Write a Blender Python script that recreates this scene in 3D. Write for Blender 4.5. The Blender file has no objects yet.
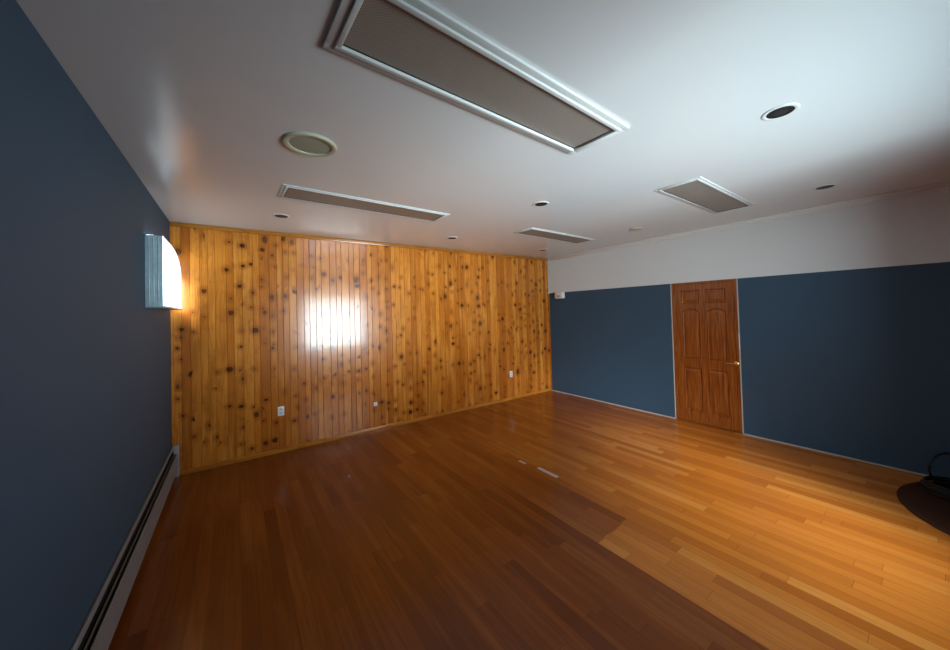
import bpy, bmesh, math, random
from mathutils import Vector, Matrix
random.seed(7)
sc = bpy.context.scene
COL = sc.collection

# ------------------------------------------------------------------ room measures (metres)
W = 5.8706      # left wall x=0, right wall x=W
H = 2.75        # ceiling
ZS = 2.0211     # bottom of the pale upper part of the right wall
YR = -5.6       # rear wall, behind the camera
YG = -6.6       # glass at the end of the window recess

# ------------------------------------------------------------------ node helpers
class NT:
    def __init__(s, name):
        s.m = bpy.data.materials.new(name); s.m.use_nodes = True
        s.t = s.m.node_tree; s.n = s.t.nodes; s.l = s.t.links
        s.b = s.n['Principled BSDF']
    def node(s, kind, **kw):
        x = s.n.new(kind)
        for k, v in kw.items(): setattr(x, k, v)
        return x
    def put(s, sock, v):
        if isinstance(v, bpy.types.NodeSocket): s.l.new(v, sock)
        elif v is not None: sock.default_value = v
    def math(s, op, a, b=None, c=None, clamp=False):
        x = s.node('ShaderNodeMath', operation=op, use_clamp=clamp)
        s.put(x.inputs[0], a)
        if b is not None: s.put(x.inputs[1], b)
        if c is not None: s.put(x.inputs[2], c)
        return x.outputs[0]
    def pos(s):
        tc = s.node('ShaderNodeTexCoord')          # object space; every object sits unscaled in metres
        sp = s.node('ShaderNodeSeparateXYZ'); s.l.new(tc.outputs['Object'], sp.inputs[0])
        return sp.outputs[0], sp.outputs[1], sp.outputs[2], tc.outputs['Object']
    def xyz(s, x, y, z):
        c = s.node('ShaderNodeCombineXYZ'); s.put(c.inputs[0], x); s.put(c.inputs[1], y); s.put(c.inputs[2], z)
        return c.outputs[0]
    def noise(s, vec, scale=5.0, detail=3.0, rough=.5):
        x = s.node('ShaderNodeTexNoise'); s.put(x.inputs['Vector'], vec)
        x.inputs['Scale'].default_value = scale; x.inputs['Detail'].default_value = detail
        x.inputs['Roughness'].default_value = rough
        return x.outputs[0]
    def white(s, vec):
        x = s.node('ShaderNodeTexWhiteNoise', noise_dimensions='3D'); s.put(x.inputs['Vector'], vec)
        return x.outputs['Value']
    def mix(s, f, a, b, mode='MIX'):
        x = s.node('ShaderNodeMix', data_type='RGBA', blend_type=mode)
        s.put(x.inputs[0], f)
        for i, v in ((6, a), (7, b)):
            if isinstance(v, (tuple, list)): x.inputs[i].default_value = (*v[:3], 1)
            else: s.put(x.inputs[i], v)
        return x.outputs[2]
    def ramp(s, f, stops):
        x = s.node('ShaderNodeValToRGB'); s.put(x.inputs[0], f)
        e = x.color_ramp.elements
        while len(e) < len(stops): e.new(.5)
        for k, (p, c) in enumerate(stops):
            e[k].position = p; e[k].color = (*c, 1) if len(c) == 3 else c
        return x.outputs[0]
    def step(s, v, a, b):      # smooth 0..1 as v goes a..b
        x = s.node('ShaderNodeMapRange', interpolation_type='SMOOTHSTEP')
        s.put(x.inputs[0], v); x.inputs[1].default_value = a; x.inputs[2].default_value = b
        return x.outputs[0]
    def bump(s, h, strength=.3, dist=.002):
        x = s.node('ShaderNodeBump'); x.inputs['Strength'].default_value = strength
        x.inputs['Distance'].default_value = dist; s.l.new(h, x.inputs['Height'])
        s.l.new(x.outputs[0], s.b.inputs['Normal'])
    def set(s, **kw):
        for k, v in kw.items():
            k = k.replace('_', ' ')
            if k == 'Base Color' and isinstance(v, tuple): v = (*v[:3], 1)
            s.put(s.b.inputs[k], v)
        return s.m

def paint(name, col, rough=.5, spec=.5, var=.08, scale=3.0, bump=.08):
    t = NT(name); x, y, z, p = t.pos()
    n = t.noise(p, scale, 4)
    c = t.mix(n, tuple(v*(1-var) for v in col), tuple(v*(1+var) for v in col))
    t.bump(t.noise(p, 60, 3), bump, .001)
    return t.set(Base_Color=c, Roughness=rough, Specular_IOR_Level=spec)

def metal(name, col, rough=.3):
    t = NT(name); x, y, z, p = t.pos()
    n = t.noise(p, 40, 2)
    c = t.mix(n, tuple(v*.9 for v in col), tuple(v*1.1 for v in col))
    return t.set(Base_Color=c, Roughness=rough, Metallic=1.0)

M = {}
M['blue'] = paint('blue_wall_paint', (.046, .092, .145), .6, .25, .05, 1.5)
M['ceiling'] = paint('satin_ceiling_paint', (.70, .71, .72), .20, .5, .015, .8, .03)
M['upper'] = paint('pale_upper_paint', (.72, .76, .77), .5, .3, .03, 1.2, .05)
M['cream'] = paint('cream_trim', (.52, .49, .43), .45, .4, .05)
M['white_plastic'] = paint('white_plastic', (.80, .81, .79), .35, .5, .02)
M['fixture'] = paint('fixture_white_enamel', (.62, .64, .63), .5, .5, .03)
M['ivory'] = paint('aged_ivory_plastic', (.50, .50, .36), .4, .5, .03)
M['ivory_grille'] = paint('aged_ivory_grille', (.36, .37, .28), .55, .4, .03)
M['heater'] = paint('grey_heater_enamel', (.27, .27, .275), .4, .4, .08, 8)
M['dark'] = paint('black_baffle', (.012, .012, .012), .5, .4, .1)
M['slot'] = paint('slot_shade_black', (.01, .01, .01), .8, .2, .1)
M['black_rubber'] = paint('black_rubber', (.012, .012, .014), .45, .4, .2, 10)
M['mat'] = paint('dark_disc', (.048, .018, .009), .85, .15, .25, 18, .4)
M['brass'] = metal('brass', (.85, .60, .22), .22)
M['old_brass'] = metal('old_brass', (.25, .14, .06), .5)
M['fin'] = metal('heater_fins', (.35, .36, .35), .45)
M['lamp_glass'] = paint('dull_lamp_glass', (.022, .022, .024), .5, .5, .05)
M['tape'] = paint('pale_tape', (.42, .36, .30), .5, .4, .12, 30)
M['side_glass'] = paint('bluish_window_side', (.36, .50, .56), .22, .5, .35, 14)

# prismatic beige diffuser
t = NT('beige_diffuser'); x, y, z, p = t.pos()
gx = t.math('SINE', t.math('MULTIPLY', x, 420)); gy = t.math('SINE', t.math('MULTIPLY', y, 420))
g = t.math('MULTIPLY', gx, gy)
c = t.mix(t.math('MULTIPLY_ADD', g, .5, .5), (.21, .175, .15), (.30, .255, .22))
t.bump(g, .3, .002)
M['diffuser'] = t.set(Base_Color=c, Roughness=.45)

# glowing film over the small side window (the daylight behind it)
t = NT('daylit_window_film'); x, y, z, p = t.pos()
n = t.noise(t.xyz(x, t.math('MULTIPLY', y, 4), z), 3, 2)
t.set(Base_Color=(.8, .85, .9), Roughness=.4, Emission_Color=(.90, .97, 1.0, 1))
t.put(t.b.inputs['Emission Strength'], t.math('MULTIPLY_ADD', n, .7, .85))
M['film'] = t.m

# clear pane
t = NT('clear_pane'); tr = t.node('ShaderNodeBsdfTransparent'); gl = t.node('ShaderNodeBsdfGlossy')
gl.inputs['Roughness'].default_value = .02
mx = t.node('ShaderNodeMixShader'); mx.inputs[0].default_value = .05
t.l.new(tr.outputs[0], mx.inputs[1]); t.l.new(gl.outputs[0], mx.inputs[2])
t.l.new(mx.outputs[0], t.n['Material Output'].inputs[0]); M['pane'] = t.m

# knotty pine, boards run up z; each face carries its board number
def pine(name, per_board=True, knots=True, tone=1.0, axis='z'):
    t = NT(name); x, y, z, p = t.pos()
    if axis == 'x': x, z = z, x
    if axis == 'y': x, z = z, y
    if per_board:
        at = t.node('ShaderNodeAttribute', attribute_name='board'); bid = at.outputs['Fac']
    else:
        bid = t.math('FLOOR', t.math('MULTIPLY', x, 3.0))
    r1 = t.white(t.xyz(bid, 3.1, 0)); r2 = t.white(t.xyz(bid, 9.7, 1))
    off = t.math('MULTIPLY', r2, 17.0)
    zz = t.math('ADD', z, off)
    warp = t.noise(t.xyz(t.math('MULTIPLY', x, 6), bid, t.math('MULTIPLY', zz, 1.6)), 1.0, 2)
    gx = t.math('ADD', x, t.math('MULTIPLY', warp, .12))
    grain = t.noise(t.xyz(t.math('MULTIPLY', gx, 70), bid, t.math('MULTIPLY', zz, 1.4)), 1.0, 4, .6)
    blot = t.noise(t.xyz(t.math('MULTIPLY', x, 3), bid, t.math('MULTIPLY', zz, 1.2)), 1.0, 2)
    base = t.ramp(r1, [(0, (.42*tone, .122*tone, .011*tone)), (.35, (.51*tone, .158*tone, .016*tone)),
                       (.7, (.61*tone, .212*tone, .024*tone)), (1, (.67*tone, .252*tone, .034*tone))])
    c = t.mix(t.step(grain, .42, .68), base, t.mix(.5, base, (.27*tone, .075*tone, .007*tone)))
    c = t.mix(t.math('MULTIPLY', t.step(blot, .45, .72), .6), c, (.31*tone, .085*tone, .008*tone))
    smud = t.noise(t.xyz(t.math('MULTIPLY', x, 9), bid, t.math('MULTIPLY', zz, 7)), 1.0, 3, .6)
    c = t.mix(t.math('MULTIPLY', t.step(smud, .50, .72), .42), c, (.26*tone, .070*tone, .006*tone))
    hi = t.noise(t.xyz(t.math('MULTIPLY', x, 12), t.math('ADD', bid, 5.5), t.math('MULTIPLY', zz, 1.1)), 1.0, 2)
    c = t.mix(t.math('MULTIPLY', t.step(hi, .52, .75), .5), c, (.78*tone, .36*tone, .065*tone))
    if knots:
        v = t.node('ShaderNodeTexVoronoi', feature='F1'); v.inputs['Randomness'].default_value = .85; v.inputs['Scale'].default_value = 1.0
        sx, sz = 9.0, 4.2
        vec = t.xyz(t.math('MULTIPLY', x, sx), 0, t.math('MULTIPLY', zz if False else z, sz))
        v.voronoi_dimensions = '3D'; t.l.new(vec, v.inputs['Vector'])
        vs = t.node('ShaderNodeSeparateXYZ'); t.l.new(v.outputs['Position'], vs.inputs[0])
        dx = t.math('SUBTRACT', x, t.math('DIVIDE', vs.outputs[0], sx))
        dz = t.math('SUBTRACT', z, t.math('DIVIDE', vs.outputs[2], sz))
        cs = t.node('ShaderNodeSeparateColor'); t.l.new(v.outputs['Color'], cs.inputs[0])
        wob = t.math('MULTIPLY_ADD', t.noise(p, 45, 2), .022, -.006)
        dist = t.math('SQRT', t.math('ADD', t.math('MULTIPLY', t.math('MULTIPLY', dx, dx), 1.0),
                                     t.math('MULTIPLY', t.math('MULTIPLY', dz, dz), t.math('MULTIPLY_ADD', cs.outputs[2], 1.2, .3))))
        dist = t.math('ADD', dist, wob)
        rad = t.math('MULTIPLY_ADD', t.math('POWER', cs.outputs[1], 3.0), .026, .010)
        has = t.math('GREATER_THAN', cs.outputs[0], .45)
        k = t.math('SUBTRACT', dist, rad)
        core = t.math('MULTIPLY', t.step(k, .006, -.002), has)
        halo = t.math('MULTIPLY', t.step(k, .060, .002), has)
        c = t.mix(t.math('MULTIPLY', halo, .6), c, (.26*tone, .068*tone, .007*tone))
        c = t.mix(t.math('MULTIPLY', core, t.math('MULTIPLY_ADD', cs.outputs[2], .25, .75)), c, (.060, .016, .004))
    t.bump(grain, .10, .001)
    return t.set(Base_Color=c, Roughness=.24, Specular_IOR_Level=.25, Coat_Weight=.5, Coat_IOR=1.4, Coat_Roughness=.10)
M['pine'] = pine('knotty_pine_boards', tone=.95)
M['pine_x'] = pine('pine_trim_level', False, False, .62, 'x')
M['pine_base'] = pine('pine_baseboard', False, False, .85, 'x')
M['pine_z'] = pine('pine_trim_upright', False, False, .9)

# stained wood of the door
t = NT('stained_door_wood'); x, y, z, p = t.pos()
w_ = t.noise(t.xyz(x, t.math('MULTIPLY', y, 5), z), 1.5, 2)
g = t.noise(t.xyz(x, t.math('ADD', t.math('MULTIPLY', y, 55), t.math('MULTIPLY', w_, 6)), t.math('MULTIPLY', z, 2.2)), 1.0, 4, .6)
c = t.ramp(g, [(.3, (.15, .034, .005)), (.5, (.27, .072, .010)), (.75, (.42, .135, .022))])
t.bump(g, .08, .001)
M['door'] = t.set(Base_Color=c, Roughness=.27, Specular_IOR_Level=.6)

# floor strips running along y, with the dark-stained part
t = NT('hardwood_strips'); x, y, z, p = t.pos()
bw = .083
row = t.math('FLOOR', t.math('DIVIDE', x, bw))
rr = t.white(t.xyz(row, 1.7, 5)); L = .95
yy = t.math('ADD', t.math('DIVIDE', y, L), t.math('MULTIPLY', rr, 7.3))
colm = t.math('FLOOR', yy)
rnd = t.white(t.xyz(row, colm, 2)); rnd2 = t.white(t.xyz(row, colm, 8))
fx = t.math('FRACT', t.math('DIVIDE', x, bw)); fy = t.math('FRACT', yy)
ex = t.math('MINIMUM', fx, t.math('SUBTRACT', 1, fx)); ey = t.math('MINIMUM', fy, t.math('SUBTRACT', 1, fy))
gap = t.math('MAXIMUM', t.step(ex, .022, .006), t.step(ey, .0022, .0006))
gr = t.noise(t.xyz(t.math('MULTIPLY', x, 60), t.math('MULTIPLY_ADD', y, 2.0, t.math('MULTIPLY', rnd, 31)), rnd), 1.0, 4, .6)
light = t.ramp(rnd, [(0, (.40, .115, .013)), (.4, (.50, .155, .018)), (.75, (.57, .19, .025)), (1, (.63, .25, .045))])
light = t.mix(t.math('MULTIPLY', t.step(gr, .45, .7), .4), light, (.33, .105, .022))
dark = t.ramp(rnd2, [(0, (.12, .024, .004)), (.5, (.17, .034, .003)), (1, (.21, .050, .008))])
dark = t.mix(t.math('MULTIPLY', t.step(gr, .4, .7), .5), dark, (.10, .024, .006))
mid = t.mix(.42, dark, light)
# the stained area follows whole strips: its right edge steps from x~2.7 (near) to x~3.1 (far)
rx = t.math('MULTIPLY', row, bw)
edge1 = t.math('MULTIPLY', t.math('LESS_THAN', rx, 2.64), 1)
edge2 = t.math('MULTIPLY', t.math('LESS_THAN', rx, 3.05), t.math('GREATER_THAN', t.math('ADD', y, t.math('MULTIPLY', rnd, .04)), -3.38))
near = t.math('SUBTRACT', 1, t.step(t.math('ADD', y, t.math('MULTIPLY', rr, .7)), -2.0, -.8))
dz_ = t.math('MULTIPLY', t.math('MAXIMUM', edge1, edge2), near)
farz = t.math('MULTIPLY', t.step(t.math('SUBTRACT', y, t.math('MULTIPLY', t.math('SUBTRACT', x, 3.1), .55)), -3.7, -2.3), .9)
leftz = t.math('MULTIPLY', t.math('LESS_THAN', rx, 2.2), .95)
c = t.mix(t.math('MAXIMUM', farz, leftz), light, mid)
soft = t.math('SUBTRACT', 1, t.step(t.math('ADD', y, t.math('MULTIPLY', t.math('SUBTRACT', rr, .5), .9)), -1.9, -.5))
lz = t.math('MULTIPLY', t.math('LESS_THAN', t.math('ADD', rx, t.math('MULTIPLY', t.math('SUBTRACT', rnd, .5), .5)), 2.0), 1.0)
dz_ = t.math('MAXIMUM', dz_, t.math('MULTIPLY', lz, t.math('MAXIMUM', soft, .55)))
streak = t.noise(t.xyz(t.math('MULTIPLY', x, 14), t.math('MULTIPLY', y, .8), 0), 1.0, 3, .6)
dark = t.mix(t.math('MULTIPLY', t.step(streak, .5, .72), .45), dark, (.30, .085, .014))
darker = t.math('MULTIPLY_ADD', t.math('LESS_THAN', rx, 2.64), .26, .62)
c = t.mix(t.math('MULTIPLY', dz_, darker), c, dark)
wear = t.noise(p, 1.3, 3)
c = t.mix(t.math('MULTIPLY', t.step(wear, .35, .75), .14), c, (.14, .042, .012))
c = t.mix(t.math('MULTIPLY', gap, .5), c, (.05, .014, .004))
t.bump(t.math('SUBTRACT', t.math('MULTIPLY', gr, .3), gap), .12, .001)
rg = t.math('MULTIPLY_ADD', t.noise(p, 4, 3), .10, .15)
M['floor'] = t.set(Base_Color=c, Roughness=rg, Specular_IOR_Level=.38)

# ------------------------------------------------------------------ mesh helpers
def box(bm, x0, x1, y0, y1, z0, z1, bev=0):
    vs = [bm.verts.new((x, y, z)) for x in (x0, x1) for y in (y0, y1) for z in (z0, z1)]
    F = [(0, 1, 3, 2), (4, 6, 7, 5), (0, 4, 5, 1), (2, 3, 7, 6), (0, 2, 6, 4), (1, 5, 7, 3)]
    fs = [bm.faces.new([vs[i] for i in f]) for f in F]
    if bev > 0:
        es = list({e for f in fs for e in f.edges})
        bmesh.ops.bevel(bm, geom=es, offset=bev, segments=2, affect='EDGES', profile=.5)
    return fs
def lathe(bm, prof, n=40, close=False):
    rings = []
    for r, z in prof:
        if r < 1e-6: rings.append([bm.verts.new((0, 0, z))])
        else: rings.append([bm.verts.new((r*math.cos(2*math.pi*k/n), r*math.sin(2*math.pi*k/n), z)) for k in range(n)])
    for a, b in zip(rings, rings[1:]):
        for k in range(n):
            k2 = (k+1) % n
            if len(a) == 1 and len(b) == 1: continue
            if len(a) == 1: bm.faces.new((a[0], b[k2], b[k]))
            elif len(b) == 1: bm.faces.new((a[k], a[k2], b[0]))
            else: bm.faces.new((a[k], a[k2], b[k2], b[k]))
def tube(bm, pts, r, n=10, closed=False):
    rings = []; P = [Vector(p) for p in pts]; N = len(P)
    up = Vector((0, 0, 1))
    for i, p in enumerate(P):
        a = P[i-1] if (i > 0 or closed) else P[i]; b = P[(i+1) % N] if (i < N-1 or closed) else P[i]
        d = (b-a).normalized()
        u = d.cross(up if abs(d.z) < .95 else Vector((1, 0, 0))).normalized(); v = u.cross(d)
        rings.append([bm.verts.new(p + r*(math.cos(2*math.pi*k/n)*u + math.sin(2*math.pi*k/n)*v)) for k in range(n)])
    m = N if closed else N-1
    for i in range(m):
        a, b = rings[i], rings[(i+1) % N]
        for k in range(n): bm.faces.new((a[k], a[(k+1) % n], b[(k+1) % n], b[k]))
    if not closed:
        bm.faces.new(rings[0]); bm.faces.new(rings[-1][::-1])
def obj(name, bm, mat, parent=None, smooth=False, loc=None, **props):
    bmesh.ops.recalc_face_normals(bm, faces=bm.faces[:])
    me = bpy.data.meshes.new(name); bm.to_mesh(me); bm.free()
    me.materials.append(mat)
    if smooth:
        me.polygons.foreach_set('use_smooth', [True]*len(me.polygons))
        try: me.set_sharp_from_angle(angle=math.radians(40))
        except Exception: pass
    o = bpy.data.objects.new(name, me); COL.objects.link(o)
    if parent: o.parent = parent
    if loc: o.location = loc
    for k, v in props.items(): o[k] = v
    return o
def B(*boxes, bev=0):
    bm = bmesh.new()
    for b in boxes: box(bm, *b, bev=bev)
    return bm
def thing(name, label, cat, loc, group=None, rz=0):
    o = bpy.data.objects.new(name, None); COL.objects.link(o); o.empty_display_size = .1
    o.location = loc; o.rotation_euler = (0, 0, rz); o['label'] = label; o['category'] = cat
    if group: o['group'] = group
    return o
def copy_tree(o, parent=None):
    c = o.copy(); COL.objects.link(c); c.parent = parent
    for ch in list(o.children): copy_tree(ch, c)
    return c

# ------------------------------------------------------------------ the shell
S = dict(kind='structure')
obj('floor', B((-.15, W+.15, YG-.1, .15, -.12, 0)), M['floor'], **S)
obj('ceiling', B((-.15, W+.15, YG-.1, .15, H, H+.12)), M['ceiling'], **S)

# left wall with the small high window opening
WY0, WY1, WZ0, WZ1 = -1.25, -.12, 1.795, 2.365
obj('wall_left', B((-.15, 0, YG, WY0, 0, H), (-.15, 0, WY1, 0.15, 0, H),
                   (-.15, 0, WY0, WY1, 0, WZ0), (-.15, 0, WY0, WY1, WZ1, H)), M['blue'], **S)

# far wall: tongue-and-groove pine boards
bm = bmesh.new(); lay = bm.faces.layers.float.new('board')
xx = 0.0; i = 0; g = .0035; dep = .006
while xx < W - 1e-4:
    w = random.choice([.066, .078, .085, .085, .104])
    if W - xx - w < .05: w = W - xx
    x1 = xx + w
    prof = [(xx, dep), (xx+g, 0), (x1-g, 0), (x1, dep)]
    vs = [[bm.verts.new((a, b, z)) for a, b in prof] for z in (0, H)]
    for k in range(3):
        f = bm.faces.new((vs[0][k], vs[0][k+1], vs[1][k+1], vs[1][k])); f[lay] = float(i)
    if w > .1:      # a bead down the middle of the wider boards
        pass
    xx = x1; i += 1
box(bm, 0, W, .006, .15, 0, H)
me_o = obj('wall_far', bm, M['pine'], **S)

# right wall: blue below, pale above, doorway between
DY0, DY1 = -2.472, -3.325     # outer edges of the pale strips beside the door
wr = obj('wall_right', B((W, W+.15, DY0, .15, 0, ZS), (W, W+.15, YG, DY1, 0, ZS), (W+.06, W+.15, DY1, DY0, 0, ZS)), M['blue'], **S)
obj('upper_panel', B((W-.014, W+.15, YR, -.002, ZS, H-.045), bev=.002), M['upper'], wr)
bm = bmesh.new()
tz = H
for a in [(W-.055, W-.012, YR, -.022, H-.034, H), (W-.032, W-.012, YR, -.022, H-.060, H-.034)]:
    box(bm, *a, bev=.006)
obj('trim_1', bm, M['white_plastic'], smooth=True, **S)
obj('trim_7', B((W-.024, W-.0145, -.020, -.002, ZS, H-.05), bev=.002), M['cream'], **S)
obj('trim_2', B((W-.012, W, DY0+.004, -.012, 0, .014), bev=.002), M['cream'], **S)
obj('trim_3', B((W-.012, W, YR, DY1-.004, 0, .014), bev=.002), M['cream'], **S)

# rear wall (behind the camera); window recess made deep to shade the right wall
RX0, RX1, RZ0, RZ1 = 2.12, 4.03, .66, 2.25
obj('wall_rear', B((0, RX0, YG, YR, 0, H), (RX1, W, YG, YR, 0, H),
                   (RX0, RX1, YG, YR, 0, RZ0), (RX0, RX1, YG, YR, RZ1, H)), M['blue'], **S)
w2 = bpy.data.objects.new('window_2', None); COL.objects.link(w2); w2.location = (RX0, YG, RZ0)
w2['kind'] = 'structure'
rw, rh = RX1-RX0, RZ1-RZ0
obj('window_frame', B((0, .05, 0, .06, 0, rh), (rw-.05, rw, 0, .06, 0, rh), (.05, rw-.05, 0, .06, 0, .05),
                      (.05, rw-.05, 0, .06, rh-.05, rh)), M['white_plastic'], w2)
obj('pane', B((.05, rw-.05, .025, .031, .05, rh-.05)), M['pane'], w2)

# pine trims on the far wall
bm = bmesh.new()
box(bm, .012, W-.004, -.020, -.0005, H-.050, H, bev=.004)
obj('trim_4', bm, M['pine_x'], smooth=True, **S)                  # along the ceiling
bm = bmesh.new()
box(bm, .075, W-.02, -.016, -.0005, 0, .055, bev=.005)
obj('baseboard_far', bm, M['pine_base'], smooth=True, **S)
obj('trim_5', B((.001, .022, -.020, -.0005, .37, H-.05), bev=.003), M['pine_z'], **S)      # left corner
obj('trim_6', B((W-.020, W-.001, -.020, -.0005, 0, ZS-.01), bev=.003), M['pine_z'], **S)   # right corner

# ------------------------------------------------------------------ door
d = bpy.data.objects.new('door_1', None); COL.objects.link(d); d.location = (W, -2.90, 0); d['kind'] = 'structure'
a, b = DY0+2.90, DY1+2.90            # .428, -.425
obj('edge_strip', B((-.003, .058, a-.014, a, 0, ZS-.002), bev=.002), M['cream'], d)
obj('edge_strip', B((-.003, .058, b, b+.014, 0, ZS-.002), bev=.002), M['cream'], d)
ja, jb = a-.014, b+.014
obj('door_frame', B((.001, .058, ja-.034, ja, 0, ZS-.03), (.001, .058, jb, jb+.034, 0, ZS-.03),
                    (.001, .058, jb, ja, ZS-.03, ZS-.002), bev=.003), M['door'], d)
# leaf: stiles and rails with raised panels, the middle pair arch-topped
sa, sb = ja-.037, jb+.037            # leaf edges (sa > sb)
bm = bmesh.new()
TH = .040; face_x = .008
z0, z1 = .010, ZS-.033
wl = sa - sb; stile = .098; mull = .088
pw = (wl - 2*stile - mull)/2
cols = [(sa-stile-pw, sa-stile), (sb+stile, sb+stile+pw)]
rows = [(.17, .79, 0), (.93, 1.64, 1), (1.715, 1.905, 0)]
def outline(y0, y1, p0, p1, arch, ins=0.0):
    y0 += ins; y1 -= ins; p0 += ins; p1 -= ins
    pts = [(y0, p0), (y1, p0)]
    rise = .045 if arch else 0
    n = 10
    for k in range(n+1):
        u = 1 - k/n; yv = y0 + (y1-y0)*u
        pts.append((yv, p1 - rise + rise*math.sin(math.pi*u)))
    return pts
backx = face_x + TH
# back slab
box(bm, face_x+.014, backx, sb, sa, z0, z1)
# front face with holes: build by strips so that the panels are really sunk
def plate(y0, y1, p0, p1): box(bm, face_x, face_x+.016, y0, y1, p0, p1)
plate(sb, sb+stile, z0, z1); plate(sa-stile, sa, z0, z1)
plate(sb+stile+pw, sa-stile-pw, z0, z1)
for (c0, c1) in cols:
    plate(c0, c1, z0, rows[0][0]); plate(c0, c1, rows[0][1], rows[1][0])
    plate(c0, c1, rows[1][1], rows[2][0]); plate(c0, c1, rows[2][1], z1)
    # spandrels filling the corners above the arch
    p0, p1, _ = rows[1]; n = 10; rise = .045
    for k in range(n):
        u0, u1 = k/n, (k+1)/n
        ya, yb = c0+(c1-c0)*u0, c0+(c1-c0)*u1
        za, zb = p1-rise+rise*math.sin(math.pi*u0), p1-rise+rise*math.sin(math.pi*u1)
        q = [bm.verts.new((xv, yv, zv)) for xv in (face_x, face_x+.016) for yv, zv in ((ya, za), (yb, zb), (yb, p1), (ya, p1))]
        for f in ((0, 1, 2, 3), (4, 7, 6, 5), (0, 4, 5, 1)): bm.faces.new([q[j] for j in f])
obj('door_leaf', bm, M['door'], d)
for (c0, c1) in cols:
    for (p0, p1, arch) in rows:
        bm = bmesh.new()
        rings = []
        for ins, dx in ((.0, .013), (.006, .004), (.014, .0125), (.020, .0125), (.052, .003)):
            rings.append([bm.verts.new((face_x+dx, yv, zv)) for yv, zv in outline(c0, c1, p0, p1, arch, ins)])
        for r0, r1 in zip(rings, rings[1:]):
            n = len(r0)
            for k in range(n): bm.faces.new((r0[k], r0[(k+1) % n], r1[(k+1) % n], r1[k]))
        bm.faces.new(rings[-1])
        obj('door_panel', bm, M['door'], d)
# hinges
for hz_ in (.25, 1.0, 1.75):
    bm = bmesh.new(); tube(bm, [(0, 0, 0), (0, 0, .09)], .006, 10)
    obj('hinge', bm, M['old_brass'], d, True, (face_x-.006, sa+.001, hz_))
# lever handle
ky = -3.272 + 2.90; kz = .905
bm = bmesh.new(); lathe(bm, [(0, 0), (.031, 0), (.031, .006), (.022, .012), (.012, .016), (.011, .046), (0, .046)], 28)
bm.transform(Matrix.Rotation(math.radians(-90), 4, 'Y'))
hd = obj('door_handle', bm, M['brass'], d, True, (face_x, ky, kz))
hd['label'] = 'brass lever handle'
bm = bmesh.new(); tube(bm, [(-.040, -.006, 0), (-.044, .02, .002), (-.044, .06, .001), (-.040, .105, -.006), (-.036, .118, -.006)], .0095, 12)
obj('lever', bm, M['brass'], hd, True)
obj('edge_scratch', B((-.0045, -.0015, b+.002, b+.012, 1.10, 1.30)), M['white_plastic'], d)  # white scratch on the edge strip, built as a thin plate

# ------------------------------------------------------------------ small high window on the left wall (window_1)
w1 = bpy.data.objects.new('window_1', None); COL.objects.link(w1); w1.location = (0, WY0, WZ0); w1['kind'] = 'structure'
ww, wh = WY1-WY0, WZ1-WZ0
PX = .104
# boxed casing standing proud of the wall: bluish near side, sill and head
bm = bmesh.new()
box(bm, .0, PX-.003, 0, .016, .0, wh-.004, bev=.003)
for k in range(3):      # vertical ribs down the side panel
    box(bm, .018+.027*k, .024+.027*k, -.004, .004, .01, wh-.014, bev=.002)
sp = obj('side_panel', bm, M['side_glass'], w1, True); sp['label'] = 'bluish ribbed side panel'
bm = bmesh.new(); box(bm, -.10, .006, -.0, .022, -.006, wh+.006, bev=.002); 
box(bm, -.10, .006, ww-.022, ww, -.006, wh+.006, bev=.002)
box(bm, -.10, PX-.002, .016, ww, -.008, .006, bev=.002)
box(bm, -.10, .006, .0, ww, wh-.012, wh+.006, bev=.002)
obj('window_frame', bm, M['side_glass'], w1, True)
# the bright film: front face plus a rounded far top corner, some thickness and a slight bow
bm = bmesh.new()
def fp(u, v):  # u along y 0..1, v up 0..1
    rad = .62
    top = 1.0
    if u > 1-rad: top = 1 - .42*(1 - math.sqrt(max(0, 1-((u-(1-rad))/rad)**2)))*1.0 - .0*u
    yv = .012 + (ww-.012)*u; zv = .004 + (wh-.008)*v*top
    bow = .010*math.sin(math.pi*v)*math.sin(math.pi*u) + .004*math.sin(u*23)*v*(1-v)*4*u
    return (PX + bow, yv, zv)
NU, NV = 28, 12
gr_ = [[bm.verts.new(fp(a_/NU, b_/NV)) for b_ in range(NV+1)] for a_ in range(NU+1)]
gb = [[bm.verts.new((fp(a_/NU, b_/NV)[0]-.006,)+fp(a_/NU, b_/NV)[1:]) for b_ in range(NV+1)] for a_ in range(NU+1)]
for a_ in range(NU):
    for b_ in range(NV):
        bm.faces.new((gr_[a_][b_], gr_[a_+1][b_], gr_[a_+1][b_+1], gr_[a_][b_+1]))
        bm.faces.new((gb[a_][b_], gb[a_][b_+1], gb[a_+1][b_+1], gb[a_+1][b_]))
# top edge turning back to the wall
prev = None
for a_ in range(NU+1):
    p1_ = gr_[a_][NV]; q_ = bm.verts.new((.002, p1_.co.y, min(p1_.co.z+.004, wh)))
    if prev: bm.faces.new((prev[0], p1_, q_, prev[1]))
    prev = (p1_, q_)
obj('window_film', bm, M['film'], w1, True)

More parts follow.
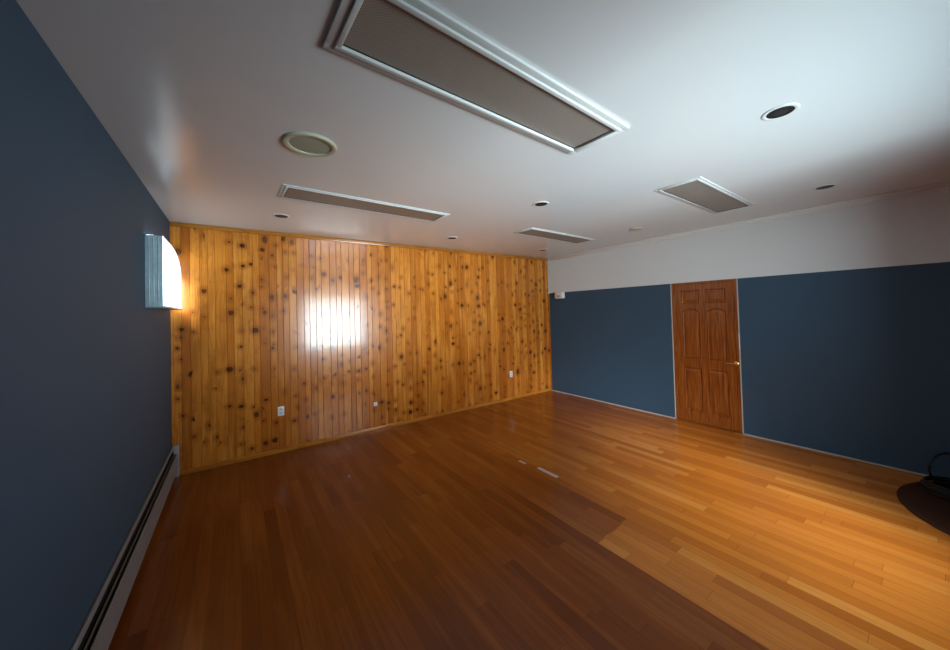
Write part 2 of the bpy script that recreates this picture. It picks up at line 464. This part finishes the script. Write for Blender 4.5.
# ------------------------------------------------------------------ baseboard heater along the left wall
HY0, HY1 = -5.30, -.035
ht = thing('baseboard_heater', 'long grey metal baseboard heater running along the foot of the dark blue wall', 'heater', (0, 0, 0))
bm = bmesh.new()
box(bm, .001, .010, HY0, HY1, .02, .336, bev=.001)
box(bm, .001, .018, HY0, HY1, .328, .336, bev=.003)
obj('back_panel', bm, M['heater'], ht)
bm = bmesh.new()
box(bm, .044, .050, HY0, HY1, .085, .248, bev=.002)
box(bm, .040, .050, HY0, HY1, .243, .250, bev=.002)
box(bm, .030, .050, HY0, HY1, .080, .088, bev=.002)
obj('front_panel', bm, M['heater'], ht)
bm = bmesh.new(); bm2 = None
box(bm, .001, .062, -.036, -.004, 0, .340, bev=.008)
obj('end_cap', bm, M['heater'], ht, True)
bm = bmesh.new()
box(bm, .001, .062, HY0-.03, HY0, 0, .340, bev=.008)
obj('end_cap', bm, M['heater'], ht, True)
bm = bmesh.new(); box(bm, .022, .027, HY0, HY1, .240, .262, bev=.001)
obj('damper', bm, M['fin'], ht)
bm = bmesh.new(); tube(bm, [(.030, HY0, .15), (.030, HY1, .15)], .010, 10)
yv = HY0+.05
while yv < HY1-.05:
    box(bm, .0125, .0425, yv, yv+.001, .10, .20); yv += .012
fo = obj('heating_element', bm, M['fin'], ht)
obj('shadow_liner', B((.0105, .012, HY0, HY1, .03, .285)), M['slot'], ht).name = 'slot_shade'  # near-black sheet: the shade inside the slot put into its colour

# ------------------------------------------------------------------ ceiling lights (all off)
def ceiling_light(ln, wd, f, dp):
    r = bpy.data.objects.new('ceiling_light', None); COL.objects.link(r)
    bm = bmesh.new()
    hx, hy = ln/2, wd/2
    def ring(o, i, za, zb, bev):
        # rectangular ring, as four mitred bars
        for (x0, x1, y0, y1) in ((-hx-o, hx+o, hy+i, hy+o), (-hx-o, hx+o, -hy-o, -hy-i), (-hx-o, -hx-i, -hy-i, hy+i), (hx+i, hx+o, -hy-i, hy+i)):
            box(bm, x0, x1, y0, y1, za, zb, bev=bev)
    ring(f, .022, -.014*dp, -.0005, .002)
    ring(.022, 0, -.024*dp, -.0005, .002)
    obj('frame', bm, M['fixture'], r, True)
    bm = bmesh.new(); box(bm, -hx, hx, -hy, hy, -.008, -.0005)
    obj('diffuser', bm, M['diffuser'], r)
    bm = bmesh.new()
    g_ = .006
    for (x0, x1, y0, y1) in ((-hx, hx, hy-g_, hy), (-hx, hx, -hy, -hy+g_), (-hx, -hx+g_, -hy+g_, hy-g_), (hx-g_, hx, -hy+g_, hy-g_)):
        box(bm, x0, x1, y0, y1, -.0105, -.008)
    obj('gap_shade', bm, M['dark'], r)  # dark strip: shade of the gap round the diffuser put into colour
    return r
GL = 'unlit fluorescent ceiling fixtures'
for (cx, cy, ln, wd, rz, lb) in (
    (1.66, -3.712, 1.47, .300, 2.6, 'large unlit rectangular fluorescent fixture with beige diffuser, nearest overhead'),
    (1.67, -1.635, 1.49, .270, 2.2, 'long narrow unlit ceiling fixture beyond the round cream ceiling speaker'),
    (4.385, -3.575, 1.32, .290, .8, 'unlit rectangular ceiling fixture beside the pale upper wall, above the wooden door'),
    (4.365, -1.600, 1.32, .270, 2.2, 'smallest-looking unlit ceiling fixture near the far right corner of the pine wall')):
    r = ceiling_light(ln, wd, .056 if ln == 1.47 else .044, 1 if ln == 1.47 else .5); r.location = (cx, cy, H); r.rotation_euler = (0, 0, math.radians(rz))
    r['label'] = lb; r['category'] = 'ceiling light'; r['group'] = GL

# round ceiling speaker
sp = thing('ceiling_speaker', 'round cream speaker cover with yellowed rim set in the ceiling', 'speaker', (.958, -2.655, H))
bm = bmesh.new(); lathe(bm, [(.150, 0), (.153, -.006), (.146, -.014), (.130, -.016), (.118, -.010), (.116, -.003)], 56)
obj('rim', bm, M['ivory'], sp, True)
bm = bmesh.new(); lathe(bm, [(0, -.009), (.06, -.0085), (.117, -.006), (.117, -.001)], 56)
obj('grille', bm, M['ivory_grille'], sp, True)

# recessed downlights
def downlight():
    r = bpy.data.objects.new('recessed_downlight', None); COL.objects.link(r)
    bm = bmesh.new(); lathe(bm, [(.082, 0), (.082, -.003), (.077, -.005), (.066, -.0045), (.061, -.003), (.061, -.0005)], 40)
    obj('trim_ring', bm, M['ceiling'], r, True)
    bm = bmesh.new(); lathe(bm, [(.0615, -.0035), (.050, -.0030), (.030, -.0024), (0, -.0024)], 40)
    obj('baffle', bm, M['dark'], r, True)
    bm = bmesh.new(); lathe(bm, [(.034, -.0022), (.032, -.0030), (.02, -.0036), (0, -.0038)], 32)
    obj('bulb', bm, M['lamp_glass'], r, True)
    return r
spots = [(3.040, -4.435, 'recessed downlight with dark bulb and white ring, the one nearest the camera'),
         (5.004, -4.304, 'dark recessed downlight near the pale upper wall, right of the door fixture'),
         (3.072, -2.557, 'dark recessed downlight in mid ceiling, just past the end of the large fixture'),
         (.970, -.822, 'dark recessed downlight near the pine wall, by the left end of the narrow fixture'),
         (3.095, -.763, 'faint recessed downlight close above the middle of the pine wall'),
         (5.022, -.690, 'faint recessed downlight in the far right corner where pine meets pale wall')]
proto = downlight()
for k, (x_, y_, lb) in enumerate(spots):
    o = proto if k == 0 else copy_tree(proto)
    o.location = (x_, y_, H); o['label'] = lb; o['category'] = 'downlight'; o['group'] = 'recessed downlights in the ceiling'
cv = thing('ceiling_cover_plate', 'pale round blank cover plate on the ceiling between two right-hand fixtures', 'cover plate', (5.0, -2.457, H))
bm = bmesh.new(); lathe(bm, [(.088, 0), (.088, -.006), (.080, -.010), (.03, -.011), (0, -.011)], 40)
obj('plate', bm, M['cream'], cv, True)

# ------------------------------------------------------------------ outlets and small boxes
def outlet(x_, z_, label):
    r = thing('wall_outlet', label, 'outlet', (x_, 0, z_), 'white electrical outlets low on the pine wall')
    obj('cover_plate', B((-.036, .036, -.007, -.0005, -.058, .058), bev=.003), M['white_plastic'], r, True)
    for s_ in (.024, -.024):
        so = obj('socket', B((-.017, .017, -.010, -.007, -.014+s_, .014+s_), bev=.002), M['fixture'], r, True)
        obj('slot', B((-.008, -.0055, -.0105, -.0098, -.004+s_, .006+s_), (.0055, .008, -.0105, -.0098, -.004+s_, .006+s_),
                      (-.002, .002, -.0105, -.0098, -.011+s_, -.007+s_)), M['dark'], so)
    bm = bmesh.new(); lathe(bm, [(0, 0), (.004, 0), (.003, .0015), (0, .002)], 12); bm.transform(Matrix.Rotation(math.radians(90), 4, 'X'))
    obj('screw', bm, M['fin'], r, True, (0, -.007, 0))
    return r
outlet(1.012, .51, 'white outlet low on the left part of the pine wall')
outlet(4.775, .48, 'white outlet low on the right part of the pine wall, near the blue wall')
j = thing('phone_jack', 'small white jack box low on the pine wall between the two outlets', 'jack', (2.185, 0, .385))
obj('box', B((-.026, .026, -.028, -.0005, -.026, .026), bev=.006), M['white_plastic'], j, True)
obj('port', B((-.007, .007, -.0285, -.0275, -.010, .000)), M['dark'], j)
bm = bmesh.new(); tube(bm, [(.026, -.010, -.004), (.050, -.006, -.002), (.080, -.006, .012), (.105, -.006, .020)], .004, 8)
obj('cord', bm, M['dark'], j, True)
s = thing('motion_sensor', 'small white sensor box high in the corner of the blue wall by the pine wall', 'sensor', (W, -.33, 1.962))
obj('body', B((-.075, -.001, -.105, .105, -.064, .066), bev=.014), M['white_plastic'], s, True)
obj('lens', B((-.078, -.073, -.05, .05, -.045, .004), bev=.002), M['cream'], s, True)

# pale bits of tape on the floor
def tape(x_, y_, ln, wd, rz, label):
    bm = bmesh.new(); n = 8
    top = [[bm.verts.new((sx*wd/2 + .0015*math.sin(k*2.1), -ln/2+ln*k/n, .0018)) for sx in (-1, 1)] for k in range(n+1)]
    bot = [[bm.verts.new((sx*wd/2 + .0015*math.sin(k*2.1), -ln/2+ln*k/n, .0003)) for sx in (-1, 1)] for k in range(n+1)]
    for k in range(n):
        bm.faces.new((top[k][0], top[k][1], top[k+1][1], top[k+1][0]))
        bm.faces.new((top[k][0], top[k+1][0], bot[k+1][0], bot[k][0])); bm.faces.new((top[k][1], bot[k][1], bot[k+1][1], top[k+1][1]))
    o = obj('floor_tape', bm, M['tape'], None, False, (x_, y_, 0), label=label, category='tape', group='pale strips stuck on the floor')
    o.rotation_euler = (0, 0, rz)
tape(3.160, -2.450, .27, .042, 0, 'pale strip stuck on the middle of the wooden floor, the longer one')
tape(3.120, -2.110, .10, .030, .1, 'short faint pale strip on the floor, beyond the longer strip')

# ------------------------------------------------------------------ dark things by the right edge
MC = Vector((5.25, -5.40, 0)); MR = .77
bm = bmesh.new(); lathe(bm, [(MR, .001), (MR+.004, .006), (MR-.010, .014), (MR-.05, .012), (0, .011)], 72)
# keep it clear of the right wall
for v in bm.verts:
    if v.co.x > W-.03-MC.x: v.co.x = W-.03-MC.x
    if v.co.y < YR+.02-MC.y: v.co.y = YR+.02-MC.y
mt = obj('round_disc', bm, M['mat'], None, True, MC, label='dark round flat disc on the floor by the right blue wall, at the photo edge', category='mat')  # flat dark disc laid over a darker round area of floor
cb = thing('cable_coil', 'black cable coil with a raised loop, lying on the dark round disc', 'cable', (5.50, -4.93, .014))
bm = bmesh.new(); pts = []
for k in range(150):
    a_ = k/150*2*math.pi*5; rr_ = .17+.012*math.sin(k*.13)
    pts.append((rr_*math.cos(a_), rr_*math.sin(a_), .010 + .016*(k/30)))
tube(bm, pts, .009, 8)
obj('coil', bm, M['black_rubber'], cb, True)
bm = bmesh.new(); pts = []
for k in range(48):
    a_ = k/48*2*math.pi
    pts.append((.13 + .15*math.cos(a_)*.8, .05-.15*math.cos(a_)*.55, .165+.135*math.sin(a_)))
tube(bm, pts, .009, 8, closed=True)
obj('loop', bm, M['black_rubber'], cb, True)
bm = bmesh.new(); tube(bm, [(-.02, 0, .10), (.03, -.01, .13), (.075, -.03, .14)], .016, 12)
obj('plug', bm, M['white_plastic'], cb, True)

# ------------------------------------------------------------------ light: daylight through the windows
w = bpy.data.worlds.new('World'); sc.world = w; w.use_nodes = True
nt = w.node_tree; bg = nt.nodes['Background']
tc = nt.nodes.new('ShaderNodeTexCoord'); sx = nt.nodes.new('ShaderNodeSeparateXYZ'); nt.links.new(tc.outputs['Generated'], sx.inputs[0])
cr = nt.nodes.new('ShaderNodeValToRGB'); mr = nt.nodes.new('ShaderNodeMapRange')
nt.links.new(sx.outputs[2], mr.inputs[0]); mr.inputs[1].default_value = -1; mr.inputs[2].default_value = 1
nt.links.new(mr.outputs[0], cr.inputs[0]); nt.links.new(cr.outputs[0], bg.inputs[0])
e = cr.color_ramp.elements
e[0].position = 0.0; e[0].color = (.09, .12, .13, 1)      # ground outside, darkened straight down to dim the ceiling by the window
e[1].position = 1.0; e[1].color = (.34, .38, .43, 1)
m_ = e.new(.2); m_.color = (.34, .43, .45, 1)
m_ = e.new(.36); m_.color = (.66, .78, .82, 1)
m_ = e.new(.49); m_.color = (.74, .86, .90, 1)
m_ = e.new(.53); m_.color = (.42, .44, .46, 1)
def wm(op, a, b=None):
    x = nt.nodes.new('ShaderNodeMath'); x.operation = op
    for k, v in enumerate((a, b)):
        if v is None: continue
        if isinstance(v, bpy.types.NodeSocket): nt.links.new(v, x.inputs[k])
        else: x.inputs[k].default_value = v
    return x.outputs[0]
# sky lobe added to light the right floor, ground lobe to brighten the ceiling
q_ = wm('DIVIDE', wm('ADD', sx.outputs[0], .43), .20)
lobe = wm('EXPONENT', wm('MULTIPLY', wm('MULTIPLY', q_, q_), -1.0))
sky = wm('ADD', wm('MULTIPLY', lobe, 215.0), 20.0)
up = nt.nodes.new('ShaderNodeMapRange'); nt.links.new(sx.outputs[2], up.inputs[0]); up.inputs[1].default_value = 0.0; up.inputs[2].default_value = .26
g_q = wm('DIVIDE', wm('SUBTRACT', sx.outputs[0], .06), .36)
gnd = wm('ADD', 34.0, wm('MULTIPLY', wm('EXPONENT', wm('MULTIPLY', wm('MULTIPLY', g_q, g_q), -1.0)), 52.0))
st = wm('ADD', wm('MULTIPLY', up.outputs[0], sky), wm('MULTIPLY', wm('SUBTRACT', 1.0, up.outputs[0]), gnd))
nt.links.new(st, bg.inputs[1])
ld = bpy.data.lights.new('recess_portal', 'AREA'); ld.shape = 'RECTANGLE'; ld.size = rw-.1; ld.size_y = rh-.1
ld.cycles.is_portal = True
lo = bpy.data.objects.new('recess_portal', ld); COL.objects.link(lo)
lo.location = ((RX0+RX1)/2, YG+.07, (RZ0+RZ1)/2); lo.rotation_euler = (math.radians(90), 0, 0)

# ------------------------------------------------------------------ camera
f, yaw, pitch, roll = 340.648, .62897, .019019, -.027361
F = Vector((math.sin(yaw)*math.cos(pitch), math.cos(yaw)*math.cos(pitch), math.sin(pitch)))
Rt = Vector((math.cos(yaw), -math.sin(yaw), 0)); Up = Rt.cross(F)
R2 = math.cos(roll)*Rt + math.sin(roll)*Up; U2 = -math.sin(roll)*Rt + math.cos(roll)*Up
cam = bpy.data.cameras.new('camera'); co = bpy.data.objects.new('camera', cam); COL.objects.link(co)
mat = Matrix((R2, U2, -F)).transposed().to_4x4(); mat.translation = Vector((.57578, -4.96645, 1.68498))
co.matrix_world = mat
cam.sensor_width = 36; cam.lens = 36*f/950
cam.shift_x = -9.1303/950; cam.shift_y = -20.2905/950
cam.clip_start = .02
sc.camera = co

vs_ = sc.view_settings; vs_.view_transform = 'Standard'; vs_.look = 'None'; vs_.gamma = 1; vs_.use_curve_mapping = False
vs_.exposure = -0.1
try: sc.cycles.max_bounces = 12; sc.cycles.diffuse_bounces = 8
except Exception: pass
